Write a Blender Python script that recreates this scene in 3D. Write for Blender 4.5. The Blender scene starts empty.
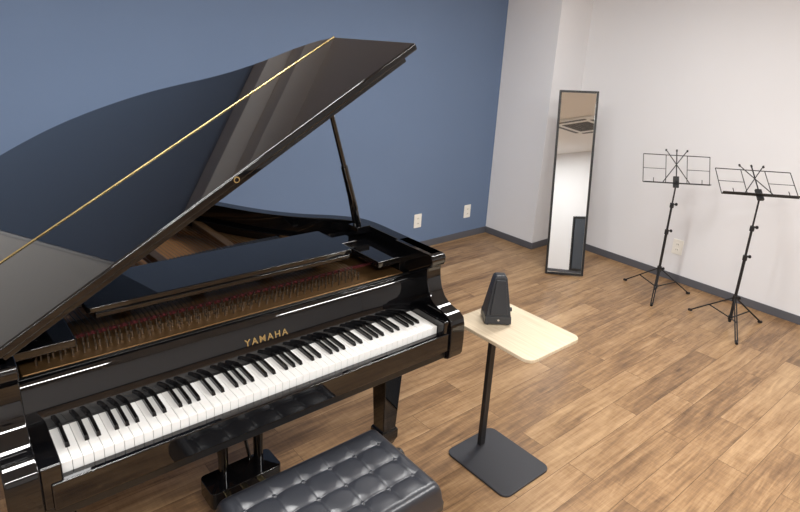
import bpy, bmesh, math
from mathutils import Vector, Matrix
sc=bpy.context.scene
sc.view_settings.view_transform='Standard'
sc.view_settings.look='None'
rad=math.radians
def s2l(c):
    return tuple(((v/255)/12.92 if v/255<=.04045 else ((v/255+.055)/1.055)**2.4) for v in c)+(1,)
# ---------------- materials
def mat(name,col,rough=.5,metal=0,coat=0,spec=.5,emis=None,estr=0):
    m=bpy.data.materials.new(name);m.use_nodes=True
    b=m.node_tree.nodes['Principled BSDF']
    b.inputs['Base Color'].default_value=s2l(col)
    b.inputs['Roughness'].default_value=rough
    b.inputs['Metallic'].default_value=metal
    b.inputs['Coat Weight'].default_value=coat
    b.inputs['Coat Roughness'].default_value=.02
    b.inputs['Specular IOR Level'].default_value=spec
    if emis:
        b.inputs['Emission Color'].default_value=s2l(emis);b.inputs['Emission Strength'].default_value=estr
    return m
def N(m,t,**k):
    n=m.node_tree.nodes.new(t)
    for a,v in k.items():setattr(n,a,v)
    return n
def bump(m,scale,strength,dist=.002,detail=4,coord='Object',vec=None):
    nt=m.node_tree;b=nt.nodes['Principled BSDF']
    tc=N(m,'ShaderNodeTexCoord');no=N(m,'ShaderNodeTexNoise');bp=N(m,'ShaderNodeBump')
    no.inputs['Scale'].default_value=scale;no.inputs['Detail'].default_value=detail
    bp.inputs['Strength'].default_value=strength;bp.inputs['Distance'].default_value=dist
    nt.links.new(tc.outputs[coord],no.inputs['Vector']);nt.links.new(no.outputs['Fac'],bp.inputs['Height'])
    nt.links.new(bp.outputs['Normal'],b.inputs['Normal'])
    return m
M_black=mat('piano_black_lacquer',(10,10,12),.025,0,.0,.68)
M_blk2=mat('piano_black_satin',(14,14,15),.35)
M_white=mat('key_white',(246,246,244),.18)
M_keyb=mat('key_black',(13,13,14),.22)
M_brass=mat('brass',(226,204,146),.25,1)
M_gold=mat('plate_gold',(112,84,52),.4,.7);bump(M_gold,90,.15)
M_string=mat('string_steel',(140,132,118),.35,1)
M_pin=mat('tuning_pin_steel',(120,116,112),.3,1)
M_felt=mat('felt_red',(84,24,28),.95)
M_feltg=mat('felt_grey',(150,145,138),.95)
M_matblk=mat('powder_black',(24,24,26),.5);bump(M_matblk,400,.1,.0005)
M_base=mat('steel_base_dark',(48,49,54),.5);bump(M_base,500,.12,.0004)
M_leather=mat('leather_charcoal',(42,44,50),.32,0,0,.6);bump(M_leather,260,.22,.0005)
M_metro=mat('metronome_plastic',(44,47,52),.38);bump(M_metro,300,.1,.0004)
M_chrome=mat('chrome',(190,190,195),.15,1)
M_plate=mat('outlet_plastic',(240,237,228),.35)
M_slot=mat('outlet_slot',(60,56,50),.6)
M_mirror=mat('mirror_glass',(240,243,243),.01,1)
M_frame=mat('mirror_frame',(16,16,17),.35)
M_bb=mat('baseboard_vinyl',(88,89,95),.45)
M_ceil=mat('ceiling_paint',(238,238,238),.9);bump(M_ceil,60,.2)
M_acw=mat('aircon_white',(225,225,222),.4)
M_acd=mat('aircon_grille',(90,92,95),.6)
M_lamp=mat('lamp_diffuser',(255,255,255),.5,emis=(255,252,246),estr=9)
M_dark=mat('window_dark_glass',(58,64,72),.05)
M_reflpanel=mat('reflection_panel_white',(236,238,238),.2)  # face of the added panel that the lid reflects
M_alu=mat('aluminium',(190,192,195),.35,1)

def wallmat(name,c,c2,bs=.25):
    m=mat(name,c,.85);nt=m.node_tree;b=nt.nodes['Principled BSDF']
    no=bump(m,220,bs,.0015,3)
    n2=N(m,'ShaderNodeTexNoise');n2.inputs['Scale'].default_value=3
    tc=nt.nodes['Texture Coordinate'];nt.links.new(tc.outputs['Object'],n2.inputs['Vector'])
    mx=N(m,'ShaderNodeMixRGB');mx.inputs[1].default_value=s2l(c);mx.inputs[2].default_value=s2l(c2)
    nt.links.new(n2.outputs['Fac'],mx.inputs[0]);nt.links.new(mx.outputs[0],b.inputs['Base Color'])
    return m
M_wall=wallmat('wallpaper_white',(228,228,230),(231,231,233))
M_blue=wallmat('wallpaper_blue',(101,120,149),(104,123,152))

def floormat():
    m=mat('floor_oak_planks',(150,115,80),.38);nt=m.node_tree;L=nt.links.new;b=nt.nodes['Principled BSDF']
    tc=N(m,'ShaderNodeTexCoord')
    mp=N(m,'ShaderNodeMapping');L(tc.outputs['Object'],mp.inputs['Vector'])
    br=N(m,'ShaderNodeTexBrick');br.offset=.37;br.offset_frequency=2
    br.inputs['Scale'].default_value=1;br.inputs['Brick Width'].default_value=.92;br.inputs['Row Height'].default_value=.13
    br.inputs['Mortar Size'].default_value=.0012;br.inputs['Mortar Smooth'].default_value=.2;br.inputs['Bias'].default_value=0
    br.inputs['Color1'].default_value=(0,0,0,1);br.inputs['Color2'].default_value=(1,1,1,1);br.inputs['Mortar'].default_value=(.5,.5,.5,1)
    L(mp.outputs[0],br.inputs['Vector'])
    ad=N(m,'ShaderNodeVectorMath',operation='MULTIPLY_ADD')
    L(br.outputs['Color'],ad.inputs[0]);ad.inputs[1].default_value=(7.3,3.1,5.7);L(mp.outputs[0],ad.inputs[2])
    def noise(sx,sy,scale,det,rough=.6,dis=0):
        q=N(m,'ShaderNodeMapping');q.inputs['Scale'].default_value=(sx,sy,1);L(ad.outputs[0],q.inputs['Vector'])
        n=N(m,'ShaderNodeTexNoise');n.inputs['Scale'].default_value=scale;n.inputs['Detail'].default_value=det;n.inputs['Roughness'].default_value=rough;n.inputs['Distortion'].default_value=dis
        L(q.outputs[0],n.inputs['Vector']);return n
    g=noise(1.0,12,3,6,.62,.6);g2=noise(4,60,3,5,.7);bl=noise(2.2,6,1.4,4);saw=noise(60,6,1.5,3)
    r1=N(m,'ShaderNodeValToRGB');e=r1.color_ramp.elements
    e[0].position=.31;e[0].color=s2l((92,69,48));e[1].position=.67;e[1].color=s2l((188,155,116))
    k=r1.color_ramp.elements.new(.43);k.color=s2l((130,100,70));k=r1.color_ramp.elements.new(.52);k.color=s2l((156,123,87))
    def mth(op,a,bv,c=None):
        n=N(m,'ShaderNodeMath',operation=op)
        for i,v in enumerate((a,bv,c)):
            if v is None:continue
            if isinstance(v,(int,float)):n.inputs[i].default_value=v
            else:L(v,n.inputs[i])
        return n.outputs[0]
    f=mth('MULTIPLY_ADD',g.outputs['Fac'],.50,0)
    f=mth('MULTIPLY_ADD',g2.outputs['Fac'],.20,f)
    f=mth('MULTIPLY_ADD',bl.outputs['Fac'],.30,f)
    f=mth('MULTIPLY_ADD',br.outputs['Color'],.13,f)
    f=mth('ADD',f,-.065)
    f2=mth('MULTIPLY_ADD',saw.outputs['Fac'],.12,f);f2=mth('ADD',f2,-.06)
    L(f2,r1.inputs[0])
    mx=N(m,'ShaderNodeMixRGB',blend_type='MULTIPLY');mx.inputs[2].default_value=(.40,.36,.33,1)
    L(br.outputs['Fac'],mx.inputs[0]);L(r1.outputs[0],mx.inputs[1]);L(mx.outputs[0],b.inputs['Base Color'])
    bp=N(m,'ShaderNodeBump');bp.inputs['Strength'].default_value=.25;bp.inputs['Distance'].default_value=.001
    L(f2,bp.inputs['Height']);L(bp.outputs[0],b.inputs['Normal'])
    return m
M_floor=floormat()
def lightwood():
    m=mat('table_light_wood',(215,195,165),.45);nt=m.node_tree;L=nt.links.new;b=nt.nodes['Principled BSDF']
    tc=N(m,'ShaderNodeTexCoord');q=N(m,'ShaderNodeMapping');q.inputs['Scale'].default_value=(60,3,3);L(tc.outputs['Object'],q.inputs[0])
    n=N(m,'ShaderNodeTexNoise');n.inputs['Scale'].default_value=2;n.inputs['Detail'].default_value=5;L(q.outputs[0],n.inputs['Vector'])
    r=N(m,'ShaderNodeValToRGB');r.color_ramp.elements[0].position=.3;r.color_ramp.elements[0].color=s2l((196,179,152));r.color_ramp.elements[1].position=.7;r.color_ramp.elements[1].color=s2l((213,198,173))
    L(n.outputs['Fac'],r.inputs[0]);L(r.outputs[0],b.inputs['Base Color']);return m
M_ltwood=lightwood()
def sbwood():
    m=mat('soundboard_spruce',(190,140,85),.4);nt=m.node_tree;L=nt.links.new;b=nt.nodes['Principled BSDF']
    tc=N(m,'ShaderNodeTexCoord');q=N(m,'ShaderNodeMapping');q.inputs['Scale'].default_value=(50,2,2);q.inputs['Rotation'].default_value=(0,0,.6);L(tc.outputs['Object'],q.inputs[0])
    n=N(m,'ShaderNodeTexNoise');n.inputs['Scale'].default_value=2;L(q.outputs[0],n.inputs['Vector'])
    r=N(m,'ShaderNodeValToRGB');r.color_ramp.elements[0].color=s2l((150,102,58));r.color_ramp.elements[1].color=s2l((190,144,92))
    L(n.outputs['Fac'],r.inputs[0]);L(r.outputs[0],b.inputs['Base Color']);return m
M_sb=sbwood()

# ---------------- mesh helpers
def finish(bm,name,m,parent=None,bevel=0,seg=2,smooth=35,subsurf=0):
    bmesh.ops.recalc_face_normals(bm,faces=bm.faces)
    me=bpy.data.meshes.new(name);bm.to_mesh(me);bm.free()
    ob=bpy.data.objects.new(name,me);sc.collection.objects.link(ob)
    for mm in (m if isinstance(m,(list,tuple)) else [m]):me.materials.append(mm)
    if smooth:
        for p in me.polygons:p.use_smooth=True
        me.set_sharp_from_angle(angle=rad(smooth))
    if bevel:
        md=ob.modifiers.new('bevel','BEVEL');md.width=bevel;md.segments=seg;md.limit_method='ANGLE';md.angle_limit=rad(30)
        md.harden_normals=True
    if parent:ob.parent=parent
    return ob
def empty(name,loc=(0,0,0)):
    e=bpy.data.objects.new(name,None);e.empty_display_size=.1;e.location=loc;sc.collection.objects.link(e);return e
def abox(bm,x0,x1,y0,y1,z0,z1,mt=None,mi=0):
    vs=[bm.verts.new((x,y,z)) for z in (z0,z1) for x,y in ((x0,y0),(x1,y0),(x1,y1),(x0,y1))]
    if mt is not None:
        for v in vs:v.co=mt@v.co
    fs=[(3,2,1,0),(4,5,6,7),(0,1,5,4),(1,2,6,5),(2,3,7,6),(3,0,4,7)]
    for f in fs:
        fc=bm.faces.new([vs[i] for i in f]);fc.material_index=mi
    return vs
def box(name,x0,x1,y0,y1,z0,z1,m,parent=None,bevel=.002,mt=None):
    bm=bmesh.new();abox(bm,x0,x1,y0,y1,z0,z1,mt);return finish(bm,name,m,parent,bevel)
def prism(bm,pts,fn,a,b,mi=0):
    A=[bm.verts.new(fn(p,a)) for p in pts];B=[bm.verts.new(fn(p,b)) for p in pts]
    n=len(pts)
    fs=[bm.faces.new(A),bm.faces.new(B[::-1])]
    for i in range(n):fs.append(bm.faces.new((A[i],B[i],B[(i+1)%n],A[(i+1)%n])))
    for f in fs:f.material_index=mi
def tube(bm,p,q,r,r2=None,n=12,mi=0,cap=True):
    p=Vector(p);q=Vector(q);d=(q-p)
    if d.length<1e-6:return
    a=d.orthogonal().normalized();b=d.normalized().cross(a);r2=r if r2 is None else r2
    A=[];B=[]
    for i in range(n):
        t=2*math.pi*i/n;o=a*math.cos(t)+b*math.sin(t)
        A.append(bm.verts.new(p+o*r));B.append(bm.verts.new(q+o*r2))
    for i in range(n):
        f=bm.faces.new((A[i],A[(i+1)%n],B[(i+1)%n],B[i]));f.material_index=mi
    if cap:
        f=bm.faces.new(A[::-1]);f.material_index=mi;f=bm.faces.new(B);f.material_index=mi
def lathe(bm,c,prof,n=20,mi=0):
    rings=[]
    for r,z in prof:
        rings.append([bm.verts.new((c[0]+r*math.cos(2*math.pi*i/n),c[1]+r*math.sin(2*math.pi*i/n),c[2]+z)) for i in range(n)])
    for k in range(len(rings)-1):
        for i in range(n):
            f=bm.faces.new((rings[k][i],rings[k][(i+1)%n],rings[k+1][(i+1)%n],rings[k+1][i]));f.material_index=mi
    bm.faces.new(rings[0][::-1]).material_index=mi;bm.faces.new(rings[-1]).material_index=mi
def catmull(P,n=6,closed=False):
    out=[];m=len(P);R=range(m if closed else m-1)
    for i in R:
        g=lambda k:Vector(P[k%m]) if closed else Vector(P[min(max(k,0),m-1)])
        p0,p1,p2,p3=g(i-1),g(i),g(i+1),g(i+2)
        for j in range(n):
            t=j/n
            out.append(.5*((2*p1)+(-p0+p2)*t+(2*p0-5*p1+4*p2-p3)*t*t+(-p0+3*p1-3*p2+p3)*t**3))
    if not closed:out.append(Vector(P[-1]))
    return out
def rrect(x0,x1,y0,y1,r,n=6):
    o=[]
    for cx,cy,a in ((x1-r,y0+r,-90),(x1-r,y1-r,0),(x0+r,y1-r,90),(x0+r,y0+r,180)):
        for i in range(n+1):
            t=rad(a+90*i/n);o.append((cx+r*math.cos(t),cy+r*math.sin(t)))
    return o

# ---------------- room
XL,XR,YF,YB,H=-2.6,4.33,-5.0,2.12,2.5
CX,CY=3.91,1.575
box('floor',XL-.1,XR+.1,YF-.1,YB+.1,-.1,0,M_floor,bevel=0)
box('ceiling',XL-.1,XR+.1,YF-.1,YB+.1,H,H+.1,M_ceil,bevel=0)
box('wall_back',XL-.1,CX+.02,YB,YB+.1,0,H,M_blue,bevel=0)
box('wall_right',XR,XR+.1,YF-.1,YB+.1,0,H,M_wall,bevel=0)
box('wall_left',XL-.1,XL,YF-.1,YB+.1,0,H,M_wall,bevel=0)
box('wall_front',XL-.1,XR+.1,YF-.1,YF,0,H,M_wall,bevel=0)
box('wall_column',CX,XR+.02,CY,YB+.05,0,H,M_wall,bevel=.002)
bm=bmesh.new();abox(bm,XL,CX,1.86,YB,2.34,H);abox(bm,XL,CX,1.98,YB,2.22,2.34);finish(bm,'added_soffit_1',M_ceil,bevel=.002)  # added stepped soffit, out of view, gives the lid flap its reflected bands
bh=.06;bt=.008
box('baseboard_back',XL,CX,YB-bt,YB,0,bh,M_bb,bevel=.002)
bm=bmesh.new();abox(bm,CX-bt,CX,CY-bt,YB-bt,0,bh);abox(bm,CX,XR-bt,CY-bt,CY,0,bh);finish(bm,'baseboard_column',M_bb,bevel=.002)
box('baseboard_right',XR-bt,XR,YF,CY,0,bh,M_bb,bevel=.002)
box('baseboard_left',XL,XL+bt,YF,YB-bt,0,bh,M_bb,bevel=.002)
box('baseboard_front',XL+bt,XR-bt,YF,YF+bt,0,bh,M_bb,bevel=.002)
e=empty('window_1')
bm=bmesh.new();x0,x1,z0,z1=-1.02,-.10,.10,1.12
abox(bm,x0-.04,x0,YF,YF+.03,z0-.04,z1+.04);abox(bm,x1,x1+.04,YF,YF+.03,z0-.04,z1+.04);abox(bm,x0,x1,YF,YF+.03,z1,z1+.04);abox(bm,x0,x1,YF,YF+.03,z0-.04,z0);abox(bm,-.56,-.53,YF,YF+.025,z0,z1)
finish(bm,'window_frame',M_matblk,e,.003)
box('window_glass',x0,x1,YF+.002,YF+.012,z0,z1,M_dark,e,.001)
e=empty('reflection_panel')  # added white panel, out of view, puts the pale reflection on the lid
box('panel_face',-1.55,-.30,YB-.016,YB,1.15,2.05,M_reflpanel,e,.002)
bm=bmesh.new()
for a in ((-1.57,-.28,1.13,1.15),(-1.57,-.28,2.05,2.07),(-1.57,-1.55,1.13,2.07),(-.30,-.28,1.13,2.07)):abox(bm,a[0],a[1],YB-.022,YB,a[2],a[3])
abox(bm,-1.2,-.7,YB-.07,YB,1.115,1.13);finish(bm,'frame',M_alu,e,.001)

def outlet(name,M,two=True):
    e=empty(name)
    bm=bmesh.new();pts=rrect(-.040,.040,-.06,.06,.006)
    prism(bm,pts,lambda p,t:M@Vector((p[0],p[1],t)),0,.007);finish(bm,'cover_plate',M_plate,e,.002)
    bm=bmesh.new()
    for k in (-.022,.022):
        prism(bm,rrect(-.016,.016,k-.014,k+.014,.004),lambda p,t:M@Vector((p[0],p[1],t)),.007,.009)
    finish(bm,'socket_faces',M_plate,e,.0008)
    bm=bmesh.new()
    for k in (-.022,.022):
        for s in (-.006,.006):
            abox(bm,s-.0014,s+.0014,k-.005,k+.005,.009,.0095,M)
    finish(bm,'slots',M_slot,e)
def wm(origin,xd,yd):
    X=Vector(xd);Y=Vector(yd);Z=X.cross(Y);m=Matrix((X,Y,Z)).transposed().to_4x4();m.translation=Vector(origin);return m
outlet('wall_outlet',wm((3.03,YB,.255),(1,0,0),(0,0,1)))
outlet('wall_outlet.001',wm((3.63,YB,.25),(1,0,0),(0,0,1)))
outlet('wall_outlet.002',wm((XR,.51,.28),(0,-1,0),(0,0,1)))

# ---------------- grand piano
gp=empty('grand_piano')
X0,X1=-.118,1.322
zt=.975
outer=[(X1,.10),(X1,.35),(X1,.50),(1.30,.60),(1.225,.69),(1.12,.775),(1.03,.875),(.955,.99),(.88,1.13),(.79,1.28),(.67,1.43),(.53,1.56),(.36,1.655),(.17,1.69),(.01,1.655),(-.08,1.56),(X0,1.40),(X0,1.0),(X0,.5),(X0,.10)]
OC=catmull(outer,5)
def offs(P,d):
    o=[]
    for i,p in enumerate(P):
        a=P[max(i-1,0)];b=P[min(i+1,len(P)-1)];t=(b-a).normalized();o.append(p+Vector((-t.y,t.x))*d)
    return o
IC=offs(OC,.055)
def strip(name,O,I,z0,z1,m,bev=.004,ymin=None):
    if ymin is not None:
        k=[i for i in range(len(O)) if O[i].y>=ymin];O=[O[i] for i in k];I=[I[i] for i in k]
    bm=bmesh.new();n=len(O);R=[]
    for i in range(n):
        R.append([bm.verts.new((O[i].x,O[i].y,z0)),bm.verts.new((O[i].x,O[i].y,z1)),bm.verts.new((I[i].x,I[i].y,z1)),bm.verts.new((I[i].x,I[i].y,z0))])
    for i in range(n-1):
        for k in range(4):
            bm.faces.new((R[i][k],R[i+1][k],R[i+1][(k+1)%4],R[i][(k+1)%4]))
    bm.faces.new(R[0]);bm.faces.new(R[-1][::-1])
    return finish(bm,name,m,gp,bev)
strip('rim',OC,IC,.66,zt,M_black)
strip('rim_inner_ledge',offs(OC,.052),offs(OC,.085),.66,.90,M_black,.003,.23)
I2=offs(OC,.08)
bm=bmesh.new();prism(bm,[(p.x,p.y) for p in I2 if p.y>.23],lambda p,t:(p[0],p[1],t),.70,.82);finish(bm,'soundboard',M_sb,gp)
strip('plate_ring',offs(OC,.084),offs(OC,.15),.845,.865,M_gold,.004,.26)
bm=bmesh.new();abox(bm,X0+.085,X1-.085,.22,.47,.845,.868)
for xa,ya,xb,yb in ((.03,.45,.0,1.5),(.28,.45,.16,1.6),(.52,.45,.45,1.5),(.78,.45,.78,1.15),(1.0,.45,1.02,.80)):
    d=Vector((xb-xa,yb-ya,0));w=Vector((d.y,-d.x,0)).normalized()*.018
    P=[Vector((xa,ya,0))+w,Vector((xb,yb,0))+w,Vector((xb,yb,0))-w,Vector((xa,ya,0))-w]
    prism(bm,[(v.x,v.y) for v in P],lambda p,t:(p[0],p[1],t),.85,.895)
finish(bm,'cast_plate',M_gold,gp,.004)
def inside_y(x):
    best=0
    for i in range(len(I2)-1):
        a,b=I2[i],I2[i+1]
        if (a.x-x)*(b.x-x)<=0 and abs(a.x-b.x)>1e-6:
            y=a.y+(b.y-a.y)*(x-a.x)/(b.x-a.x);best=max(best,y)
    return best
bm=bmesh.new();pins=bmesh.new()
for i in range(84):
    x=.01+i*(1.2/83);xe=x-.12*(1-i/83)+.02
    xe=max(xe,0.0)
    ye=inside_y(xe)-.10
    if ye<.6:continue
    tube(bm,(x,.40,.885),(xe,ye,.875),.0011,n=4,cap=False)
    for k in range(3):
        px=x+.004*(k-1);py=.255+.028*k+.02*((i%2))
        tube(pins,(px,py,.868),(px,py,.888),.0028,n=6)
        tube(bm,(px,py,.880),(x,.40,.884),.0006,n=3,cap=False)
finish(bm,'strings',M_string,gp);finish(pins,'tuning_pins',M_pin,gp)
bm=bmesh.new();abox(bm,X0+.09,X1-.09,.350,.360,.868,.876);finish(bm,'felt_strip',M_felt,gp)
bm=bmesh.new()
for i in range(66):
    x=.02+i*.0142;y=.60+.08*math.sin(i/66*1.5)
    abox(bm,x-.005,x+.005,y-.02,y+.02,.893,.925)
finish(bm,'dampers',M_blk2,gp)
bm=bmesh.new()
for i in range(66):
    x=.02+i*.0142;y=.60+.08*math.sin(i/66*1.5)
    abox(bm,x-.004,x+.004,y-.018,y+.018,.885,.893)
finish(bm,'damper_felt',M_feltg,gp)
bm=bmesh.new();abox(bm,X0+.01,X1-.01,-.025,.36,.605,.645);finish(bm,'keybed',M_blk2,gp,.004)
box('key_slip',-.03,1.255,-.040,-.008,.640,.714,M_black,gp,.004)
box('action_back',X0+.05,X1-.05,.20,.215,.645,.868,M_blk2,gp)
bm=bmesh.new()
for a,b in (((.1,.35),(.2,1.5)),((.6,.35),(.45,1.45)),((1.1,.35),(.75,1.15)),((-.06,1.0),(.9,1.0))):
    a=Vector(a);b=Vector(b);w=(b-a);w=Vector((w.y,-w.x)).normalized()*.04
    prism(bm,[tuple(a+w),tuple(b+w),tuple(b-w),tuple(a-w)],lambda p,t:(p[0],p[1],t),.62,.70)
finish(bm,'under_beams',M_black,gp,.003)
prof=[(.30,.60),(-.025,.60),(-.040,.606),(-.048,.622),(-.05,.68),(-.048,.735),(-.040,.762),(-.020,.776),(.01,.782),(.040,.790),(.066,.808),(.086,.838),(.096,.872),(.100,.905),(.098,.922),(.084,.930),(.078,.944),(.078,.962),(.084,.972),(.096,.975),(.30,.975)]
for nm,a,b in (('arm_bass',X0,X0+.07),('arm_treble',X1-.07,X1)):
    bm=bmesh.new();prism(bm,prof,lambda p,t:(t,p[0],p[1]),a,b);finish(bm,nm,M_black,gp,.005,3,40)
for nm,a,b in (('key_block_bass',X0+.068,-.002),('key_block_treble',1.227,X1-.068)):
    box(nm,a,b,-.035,.155,.645,.762,M_black,gp,.006)
fp=[(.152,.728),(.156,.76),(.166,.81),(.176,.845),(.181,.858),(.190,.866),(.202,.866),(.209,.858),(.209,.728)]
bm=bmesh.new();prism(bm,fp,lambda p,t:(t,p[0],p[1]),X0+.068,X1-.068);finish(bm,'fallboard',M_black,gp,.001,2,30)
box('key_felt_rail',0,1.225,.1495,.153,.72,.738,M_blk2,gp,0)
cu=bpy.data.curves.new('txt','FONT');cu.body='YAMAHA';cu.size=.030;cu.align_x='CENTER';cu.space_character=1.35;cu.extrude=.0004;cu.offset=.0006
to=bpy.data.objects.new('txt',cu);sc.collection.objects.link(to);bpy.context.view_layer.update()
me=bpy.data.meshes.new_from_object(to.evaluated_get(bpy.context.evaluated_depsgraph_get()));bpy.data.objects.remove(to)
lo=bpy.data.objects.new('nameplate_lettering',me);sc.collection.objects.link(lo);me.materials.clear();me.materials.append(M_brass)
tl=math.atan2(.010,.05);lo.matrix_world=Matrix.Translation((.622,.1605,.792))@Matrix.Rotation(rad(90)-tl,4,'X');lo.parent=gp
bm=bmesh.new();W=1.225/52
for i in range(52):
    vs=abox(bm,i*W+.0005,(i+1)*W-.0005,0,.150,.700,.735)
finish(bm,'white_keys',M_white,gp,.0012,2)
bm=bmesh.new();nm='ABCDEFG'
for i in range(51):
    c=nm[i%7]
    if c in 'ACDFG':
        off={'A':.0015,'C':-.0018,'D':.0018,'F':-.002,'G':0}[c]
        x=(i+1)*W+off
        A=[(x-.0055,.052,.735),(x+.0055,.052,.735),(x+.0055,.150,.735),(x-.0055,.150,.735),(x-.0045,.058,.7465),(x+.0045,.058,.7465),(x+.0045,.150,.7475),(x-.0045,.150,.7475)]
        v=[bm.verts.new(q) for q in A]
        for f in ((3,2,1,0),(4,5,6,7),(0,1,5,4),(1,2,6,5),(2,3,7,6),(3,0,4,7)):bm.faces.new([v[k] for k in f])
finish(bm,'black_keys',M_keyb,gp,.001,2)
bm=bmesh.new();prism(bm,rrect(.15,1.07,.325,.575,.015),lambda p,t:(p[0],p[1],t),.945,.963);finish(bm,'music_desk',M_black,gp,.003)
bm=bmesh.new();abox(bm,.17,1.05,.318,.34,.930,.946);abox(bm,X0+.05,.10,.23,.60,.905,.93);abox(bm,1.12,X1-.05,.23,.60,.905,.93);abox(bm,.05,1.17,.44,.52,.918,.944);finish(bm,'music_desk_rails',M_black,gp,.003)
# lid
la=.533;HX,HZ=-.129,.993
LT=Matrix.Translation((HX,0,HZ))@Matrix.Rotation(-la,4,'Y')
LU=.125;U1=1.445-LU
def lidf(p,t):return LT@Vector((p[0]+LU,p[1],t))
main=[(min(p.x-.006,U1) if p.x>.5 else p.x,p.y+.005) for p in OC if p.y>.56]
main=[(U1,.553)]+main+[(X0-.002,.553)]
bm=bmesh.new();prism(bm,main,lidf,-.024,0);finish(bm,'lid_main',M_black,gp,.005,3)
bm=bmesh.new();prism(bm,[(U1,.088),(U1,.548),(X0-.002,.548),(X0-.002,.088)],lidf,-.024,0);finish(bm,'lid_front_flap',M_black,gp,.006,3)
bm=bmesh.new();prism(bm,[(U1-.05,.100),(U1-.05,.125),(X0+.04,.125),(X0+.04,.100)],lidf,-.040,-.023)
prism(bm,[(U1-.10,.125),(U1-.10,.5),(U1-.13,.5),(U1-.13,.125)],lidf,-.034,-.023);finish(bm,'lid_underside_batten',M_black,gp,.003)
bm=bmesh.new();tube(bm,lidf((U1-.002,.5505),.0005),lidf((X0,.5505),.0005),.0034,n=10);
tube(bm,lidf((.60,.085),-.012),lidf((.60,.0885),-.012),.009,n=16)
finish(bm,'lid_hinge_brass',M_brass,gp)
bm=bmesh.new();tube(bm,lidf((.60,.084),-.012),lidf((.60,.0875),-.012),.006,n=16);finish(bm,'lid_lock_core',M_black,gp)
bm=bmesh.new()
for yy in (.75,1.35):
    tube(bm,(X0-.006,yy,.985),(X0-.006,yy+.09,.985),.006,n=10);abox(bm,X0-.004,X0,yy,yy+.09,.94,.985)
finish(bm,'lid_side_hinges',M_brass,gp,.001)
bm=bmesh.new()
a=Vector((1.225,.50,.965));b=Vector(lidf((1.16,.45),-.026))
d=(b-a).normalized()
tube(bm,a,a+d*.10,.012,.014);tube(bm,a+d*.10,a+d*.30,.016,.014);tube(bm,a+d*.30,b,.0105,.009)
tube(bm,a+Vector((-.02,0,0)),a+d*.24+Vector((-.005,0,0)),.007,.007)
abox(bm,1.19,1.26,.47,.53,.955,.985)
finish(bm,'lid_prop',M_black,gp,.001)
def leg(nm,x,y,ztop):
    bm=bmesh.new()
    def sq(z,h):return [bm.verts.new((x+sx*h,y+sy*h,z)) for sx,sy in((-1,-1),(1,-1),(1,1),(-1,1))]
    R=[sq(z,h) for z,h in ((ztop,.062),(ztop-.05,.062),(ztop-.06,.052),(ztop-.10,.048),(.17,.034),(.16,.042),(.12,.042),(.105,.036),(.085,.030))]
    for k in range(len(R)-1):
        for i in range(4):bm.faces.new((R[k][i],R[k][(i+1)%4],R[k+1][(i+1)%4],R[k+1][i]))
    bm.faces.new(R[0]);bm.faces.new(R[-1][::-1])
    finish(bm,nm,M_black,gp,.004)
    bm=bmesh.new();lathe(bm,(x,y,0),[(.028,.088),(.030,.082),(.024,.07),(.014,.062),(.012,.05)],16)
    abox(bm,x-.016,x-.012,y-.02,y+.02,.02,.055);abox(bm,x+.012,x+.016,y-.02,y+.02,.02,.055)
    tube(bm,(x-.011,y,.026),(x+.011,y,.026),.026,n=20);finish(bm,nm+'_caster',M_brass,gp,.001)
leg('leg_treble',1.20,.24,.61);leg('leg_bass',.0,.24,.61);leg('leg_tail',.33,1.38,.665)
bm=bmesh.new()
for x in (.545,.685):
    tube(bm,(x,.37,.13),(x,.37,.61),.018,.021,n=16)
prism(bm,rrect(.475,.755,.31,.43,.02),lambda p,t:(p[0],p[1],t),.075,.145)
prism(bm,rrect(.50,.73,.32,.42,.02),lambda p,t:(p[0],p[1],t),.565,.607)
tube(bm,(.56,.41,.14),(.56,.72,.69),.007);tube(bm,(.67,.41,.14),(.67,.72,.69),.007)
finish(bm,'pedal_lyre',M_black,gp,.004)
bm=bmesh.new()
for x in (.545,.615,.685):
    prism(bm,rrect(x-.012,x+.012,.20,.33,.011),lambda p,t:(p[0],p[1],t+.1*(p[1]-.33)),.085,.097)
finish(bm,'pedals',M_brass,gp,.003)

# ---------------- piano bench
pb=empty('piano_bench')
bx0,bx1,by0,by1=.345,.905,-.395,-.055
BZ=.012
nx,ny=168,104;bm=bmesh.new();G=[]
a_,b_=.0933,.085
cxm,cym=(bx0+bx1)/2,(by0+by1)/2
def hgt(x,y):
    u=(x-cxm)/a_+.5;v=(y-cym)/b_
    s=abs(math.sin(math.pi*u));t=abs(math.sin(math.pi*v))
    but=min(1,math.sqrt(s*s+t*t)*1.1)**.6
    f=.55*but+.45*(s*t)**.4
    ex=min(x-bx0,bx1-x);ey=min(y-by0,by1-y);e=min(ex,ey)
    edge=min(1,max(0,(e-.016)/.04));edge=edge*edge*(3-2*edge)
    z=.461+.013*(f*edge+(1-edge)*.85)
    R=.028
    for q in (ex,ey):
        if q<R:z-=R-math.sqrt(max(0,R*R-(R-q)**2))
    return z+BZ
for j in range(ny+1):
    row=[]
    for i in range(nx+1):
        x=bx0+(bx1-bx0)*i/nx;y=by0+(by1-by0)*j/ny
        row.append(bm.verts.new((x,y,hgt(x,y))))
    G.append(row)
for j in range(ny):
    for i in range(nx):bm.faces.new((G[j][i],G[j][i+1],G[j+1][i+1],G[j+1][i]))
ring=[G[0][i] for i in range(nx+1)]+[G[j][nx] for j in range(1,ny+1)]+[G[ny][i] for i in range(nx-1,-1,-1)]+[G[j][0] for j in range(ny-1,0,-1)]
prev=ring
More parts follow.
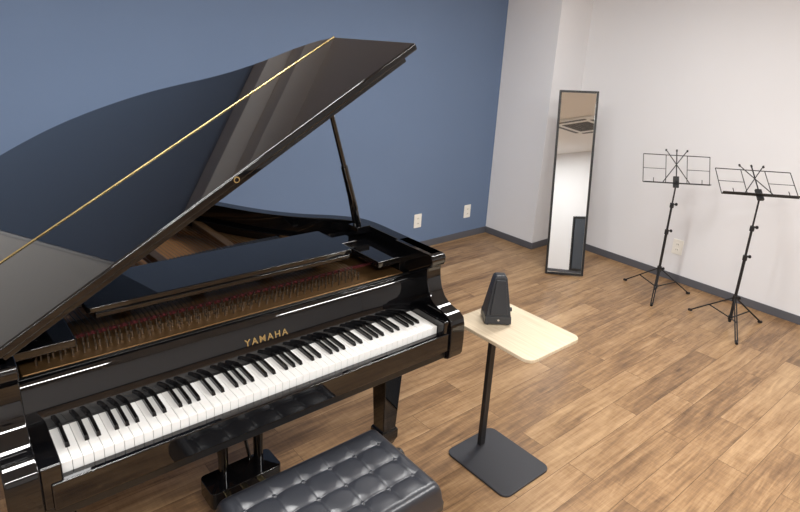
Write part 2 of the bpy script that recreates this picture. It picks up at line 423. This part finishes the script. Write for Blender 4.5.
for z,o in ((.415,.004),(.385,.004),(.378,-.004)):
    cur=[]
    for v in ring:
        dx=1 if abs(v.co.x-bx1)<1e-6 else (-1 if abs(v.co.x-bx0)<1e-6 else 0)
        dy=1 if abs(v.co.y-by1)<1e-6 else (-1 if abs(v.co.y-by0)<1e-6 else 0)
        cur.append(bm.verts.new((v.co.x+dx*o,v.co.y+dy*o,z)))
    for i in range(len(ring)):
        k=(i+1)%len(ring);bm.faces.new((prev[i],prev[k],cur[k],cur[i]))
    prev=cur
bm.faces.new(prev)
finish(bm,'seat_cushion',M_leather,pb,0,2,75)
bm=bmesh.new()
for i in range(-3,3):
    for j in range(-1,2):
        x=cxm+(i+.5)*a_;y=cym+j*b_
        if min(x-bx0,bx1-x)<.03:continue
        lathe(bm,(x,y,.459+BZ),[(.009,0),(.0095,.004),(.006,.0075),(.002,.0085)],12)
finish(bm,'seat_buttons',M_leather,pb)
bm=bmesh.new();abox(bm,bx0+.02,bx1-.02,by0+.02,by1-.02,.345,.38)
for x in (bx0+.045,bx1-.045):
    for y in (by0+.045,by1-.045):
        R=[]
        for z,h in ((.345,.024),(.30,.024),(.0,.016)):
            R.append([bm.verts.new((x+sx*h,y+sy*h,z)) for sx,sy in((-1,-1),(1,-1),(1,1),(-1,1))])
        for k in range(2):
            for i in range(4):bm.faces.new((R[k][i],R[k][(i+1)%4],R[k+1][(i+1)%4],R[k+1][i]))
        bm.faces.new(R[0]);bm.faces.new(R[-1][::-1])
abox(bm,bx0+.03,bx1-.03,by0+.03,by0+.06,.27,.345);abox(bm,bx0+.03,bx1-.03,by1-.06,by1-.03,.27,.345);abox(bm,bx0+.03,bx0+.06,by0+.03,by1-.03,.27,.345);abox(bm,bx1-.06,bx1-.03,by0+.03,by1-.03,.27,.345)
finish(bm,'frame_and_legs',M_black,pb,.003)
bm=bmesh.new();ky=-.15
tube(bm,(bx1-.03,ky,.40),(bx1+.03,ky,.40),.008);tube(bm,(bx1+.012,ky,.40),(bx1+.045,ky,.40),.028,.026,n=24)
finish(bm,'height_knob',M_matblk,pb,.003)

# ---------------- side table
st=empty('side_table')
bm=bmesh.new();prism(bm,rrect(1.447,1.742,-.238,.107,.035),lambda p,t:(p[0],p[1],t),0,.010);finish(bm,'base_plate',M_base,st,.002)
bm=bmesh.new();abox(bm,1.594,1.626,.036,.056,.010,.642);abox(bm,1.55,1.68,-.16,.06,.634,.6425);finish(bm,'pole',M_matblk,st,.003)
bm=bmesh.new();prism(bm,rrect(1.424,1.742,-.284,.118,.035),lambda p,t:(p[0],p[1],t),.642,.657);finish(bm,'table_top',M_ltwood,st,.003)

# ---------------- metronome
mt=empty('metronome')
MM=Matrix.Translation((1.568,.010,.657))@Matrix.Rotation(rad(-38),4,'Z')
def fru(bm,z0,z1,w0,d0,w1,d1,yo0=0,yo1=0):
    v=[]
    for z,w,d,yo in((z0,w0,d0,yo0),(z1,w1,d1,yo1)):
        for sx,sy in((-1,-1),(1,-1),(1,1),(-1,1)):v.append(bm.verts.new(MM@Vector((sx*w/2,sy*d/2+yo,z))))
    for f in ((3,2,1,0),(4,5,6,7),(0,1,5,4),(1,2,6,5),(2,3,7,6),(3,0,4,7)):bm.faces.new([v[k] for k in f])
bm=bmesh.new();fru(bm,.006,.038,.108,.100,.104,.096);fru(bm,.038,.195,.101,.092,.050,.046);fru(bm,.195,.203,.050,.046,.036,.034)
for sx in (-1,1):
    for sy in (-1,1):
        c=MM@Vector((sx*.042,sy*.038,0));tube(bm,c,c+Vector((0,0,.008)),.008,n=10)
finish(bm,'body',M_metro,mt,.004,3)
bm=bmesh.new()
v=[MM@Vector(q) for q in((-.035,-.0470,.048),(.035,-.0470,.048),(.019,-.0265,.186),(-.019,-.0265,.186))]
n=(v[1]-v[0]).cross(v[3]-v[0]).normalized()
if n.dot(MM.to_3x3()@Vector((0,-1,0)))<0:n=-n
A=[bm.verts.new(q-n*.004) for q in v];B=[bm.verts.new(q+n*.003) for q in v]
bm.faces.new(A[::-1]);bm.faces.new(B)
for i in range(4):bm.faces.new((A[i],A[(i+1)%4],B[(i+1)%4],B[i]))
finish(bm,'front_cover',M_metro,mt,.002)
bm=bmesh.new();c=MM@Vector((0,-.0495,.024));d=MM.to_3x3()@Vector((0,-1,0));tube(bm,c,c+d*.002,.0045,n=16)
finish(bm,'emblem',M_chrome,mt)
bm=bmesh.new();c=MM@Vector((.050,0,.05));d=MM.to_3x3()@Vector((1,0,0));tube(bm,c,c+d*.008,.004);tube(bm,c+d*.006,c+d*.011,.009,n=16);finish(bm,'winding_key',M_metro,mt)

# ---------------- standing mirror
sm=empty('floor_mirror')
rd=Vector((.67,-.74,0)).normalized();bk=Vector((-rd.y,rd.x,0));ln=rad(10.5)
up=Vector((0,0,1))*math.cos(ln)+bk*math.sin(ln)
ro_=rad(-1.6)
rd2=rd*math.cos(ro_)-up*math.sin(ro_);up2=up*math.cos(ro_)+rd*math.sin(ro_)
MI=Matrix((rd2,up2,rd2.cross(up2))).transposed().to_4x4();MI.translation=Vector((3.650,1.045,.008))
wm_,hm_=.146,1.43
bm=bmesh.new();f_=.016
abox(bm,-wm_,-wm_+f_,0,hm_,-.02,.006,MI);abox(bm,wm_-f_,wm_,0,hm_,-.02,.006,MI);abox(bm,-wm_+f_,wm_-f_,0,f_,-.02,.006,MI);abox(bm,-wm_+f_,wm_-f_,hm_-f_,hm_,-.02,.006,MI)
abox(bm,-wm_+f_,wm_-f_,f_,hm_-f_,-.02,-.012,MI)
finish(bm,'frame',M_frame,sm,.002)
bm=bmesh.new();abox(bm,-wm_+f_,wm_-f_,f_,hm_-f_,-.012,-.004,MI);finish(bm,'glass',M_mirror,sm)
bm=bmesh.new()
tp=MI@Vector((0,1.05,-.02));ft=Vector((tp.x,tp.y,0))+bk*.16
for s in (-.06,.10):
    tube(bm,tp+rd*s,Vector((ft.x,ft.y,.008))+rd*s,.007)
tube(bm,Vector((ft.x,ft.y,.1))+rd*.1-bk*.02,Vector((ft.x,ft.y,.1))-rd*.06-bk*.02,.005);finish(bm,'rear_support',M_frame,sm)

# ---------------- music stands
def music_stand(name,c,angs,zt,tilt,yaw):
    e=empty(name);c=Vector((c[0],c[1],0))
    bm=bmesh.new()
    zh=.20
    tube(bm,c+Vector((0,0,.03)),c+Vector((0,0,.50)),.0095);tube(bm,c+Vector((0,0,.48)),c+Vector((0,0,.70)),.0075);tube(bm,c+Vector((0,0,.68)),c+Vector((0,0,zt+.02)),.0055)
    for z in (.49,.69):tube(bm,c+Vector((0,0,z-.018)),c+Vector((0,0,z+.015)),.014)
    tube(bm,c+Vector((0,0,zh-.02)),c+Vector((0,0,zh+.02)),.016);tube(bm,c+Vector((0,0,.045)),c+Vector((0,0,.075)),.014)
    for z in (.495,.695,zh):
        tube(bm,c+Vector((0,0,z)),c+Vector((.03,-.015,z)),.004);tube(bm,c+Vector((.028,-.014,z)),c+Vector((.034,-.017,z)),.011)
    for a,r in angs:
        d=Vector((math.cos(rad(a)),math.sin(rad(a)),0));s=Vector((-d.y,d.x,0))
        for o in (-.006,.006):
            tube(bm,c+d*.012+s*o+Vector((0,0,zh)),c+d*r+s*o+Vector((0,0,.012)),.0042,n=8)
        p=c+d*r*.55;tube(bm,c+d*.012+Vector((0,0,.06)),p+Vector((0,0,zh*.45+.006)),.0045,n=8)
        tube(bm,c+d*(r-.012)+Vector((0,0,.013)),c+d*(r+.012)+Vector((0,0,.009)),.009,n=10)
    finish(bm,'tripod_and_pole',M_matblk,e,0)
    X=Vector((math.cos(yaw),math.sin(yaw),0));B=Vector((-X.y,X.x,0))
    Y=(Vector((0,0,1))*math.cos(tilt)+B*math.sin(tilt));Z=X.cross(Y)
    D=Matrix((X,Y,Z)).transposed().to_4x4();D.translation=c+Vector((0,0,zt))
    bm=bmesh.new()
    def w(a,b,r=.0026,z=0.0):tube(bm,D@Vector((a[0],a[1],z)),D@Vector((b[0],b[1],z)),r,n=8)
    hw=.235;ht=.20
    w((-hw,0),(hw,0),.0035);w((-hw,.0),(-hw,ht));w((hw,0),(hw,ht));w((-hw,ht),(hw,ht),.003)
    for x in (-.075,.075):w((x,0),(x,ht))
    w((-.10,0),(.075,.24),.0032,.004);w((.10,0),(-.075,.24),.0032,-.004)
    w((0,-.02),(0,.235),.004)
    for x in (-.075,.075,0):
        tube(bm,D@Vector((x,.228,0)),D@Vector((x,.242,0)),.006)
    w((-hw,.1),(-.075,.1),.002);w((hw,.1),(.075,.1),.002)
    abox(bm,-hw,hw,-.003,.0,0,.022,D);w((-hw,.0),(hw,.0),.0025,.022)
    for x in (-.17,.17):
        w((x,0),(x,.03),.0025,.022)
    abox(bm,-.018,.018,-.03,.05,-.012,.004,D)
    finish(bm,'desk',M_matblk,e,0)
music_stand('music_stand',(3.95,.45),((83,.26),(203,.25),(324,.26)),.85,rad(22),rad(-41))
music_stand('music_stand.001',(3.88,-.11),((90,.26),(211,.27),(334,.255)),.905,rad(50),rad(-44))

# ---------------- ceiling fixtures
def lamp(name,cx,cy,lx,ly,power):
    e=empty(name)
    box('housing',cx-lx/2-.02,cx+lx/2+.02,cy-ly/2-.02,cy+ly/2+.02,H-.035,H,M_acw,e,.004)
    box('diffuser',cx-lx/2,cx+lx/2,cy-ly/2,cy+ly/2,H-.045,H-.034,M_lamp,e,.002)
    l=bpy.data.lights.new(name+'_light','AREA');l.shape='RECTANGLE';l.size=lx;l.size_y=ly;l.energy=power;l.color=(1,.995,.985)
    o=bpy.data.objects.new('lamp_light',l);o.location=(cx,cy,H-.05);sc.collection.objects.link(o);o.parent=e
lamp('ceiling_light',2.5,.35,1.2,.18,34)
lamp('ceiling_light.001',.3,.35,1.2,.18,36)
lamp('ceiling_light.002',2.5,-1.9,1.2,.18,50)
lamp('ceiling_light.003',.0,-1.7,1.2,.18,56)
lamp('ceiling_light.004',-1.4,-3.8,1.2,.18,36)
ac=empty('ceiling_air_conditioner')
ax,ay=.45,-3.15
bm=bmesh.new();prism(bm,rrect(ax-.46,ax+.46,ay-.46,ay+.46,.03),lambda p,t:(p[0],p[1],t),H-.035,H);finish(bm,'panel',M_acw,ac,.006)
bm=bmesh.new()
for k in (-1,1):
    abox(bm,ax-.32,ax+.32,ay+k*.385-.03,ay+k*.385+.03,H-.04,H-.034);abox(bm,ax+k*.385-.03,ax+k*.385+.03,ay-.32,ay+.32,H-.04,H-.034)
for i in range(14):abox(bm,ax-.26,ax+.26,ay-.25+i*.037,ay-.232+i*.037,H-.04,H-.034)
finish(bm,'louvers',M_acd,ac)

w=bpy.data.worlds.new('world');sc.world=w;w.use_nodes=True;w.node_tree.nodes['Background'].inputs[0].default_value=(.8,.85,1,1);w.node_tree.nodes['Background'].inputs[1].default_value=.3

# ---------------- camera
ps,th,ro,f=.709,.301,.056,586.3
fw=Vector((math.sin(ps)*math.cos(th),math.cos(ps)*math.cos(th),-math.sin(th)))
r0=Vector((math.cos(ps),-math.sin(ps),0));u0=r0.cross(fw)
r=math.cos(ro)*r0+math.sin(ro)*u0;u=r.cross(fw)
cd=bpy.data.cameras.new('camera');cd.sensor_width=36;cd.lens=f/800*36;cd.shift_y=-39.3/800;cd.clip_start=.05
co=bpy.data.objects.new('camera',cd);sc.collection.objects.link(co)
m=Matrix((r,u,-fw)).transposed().to_4x4();m.translation=Vector((-.159,-1.369,1.749));co.matrix_world=m
sc.camera=co
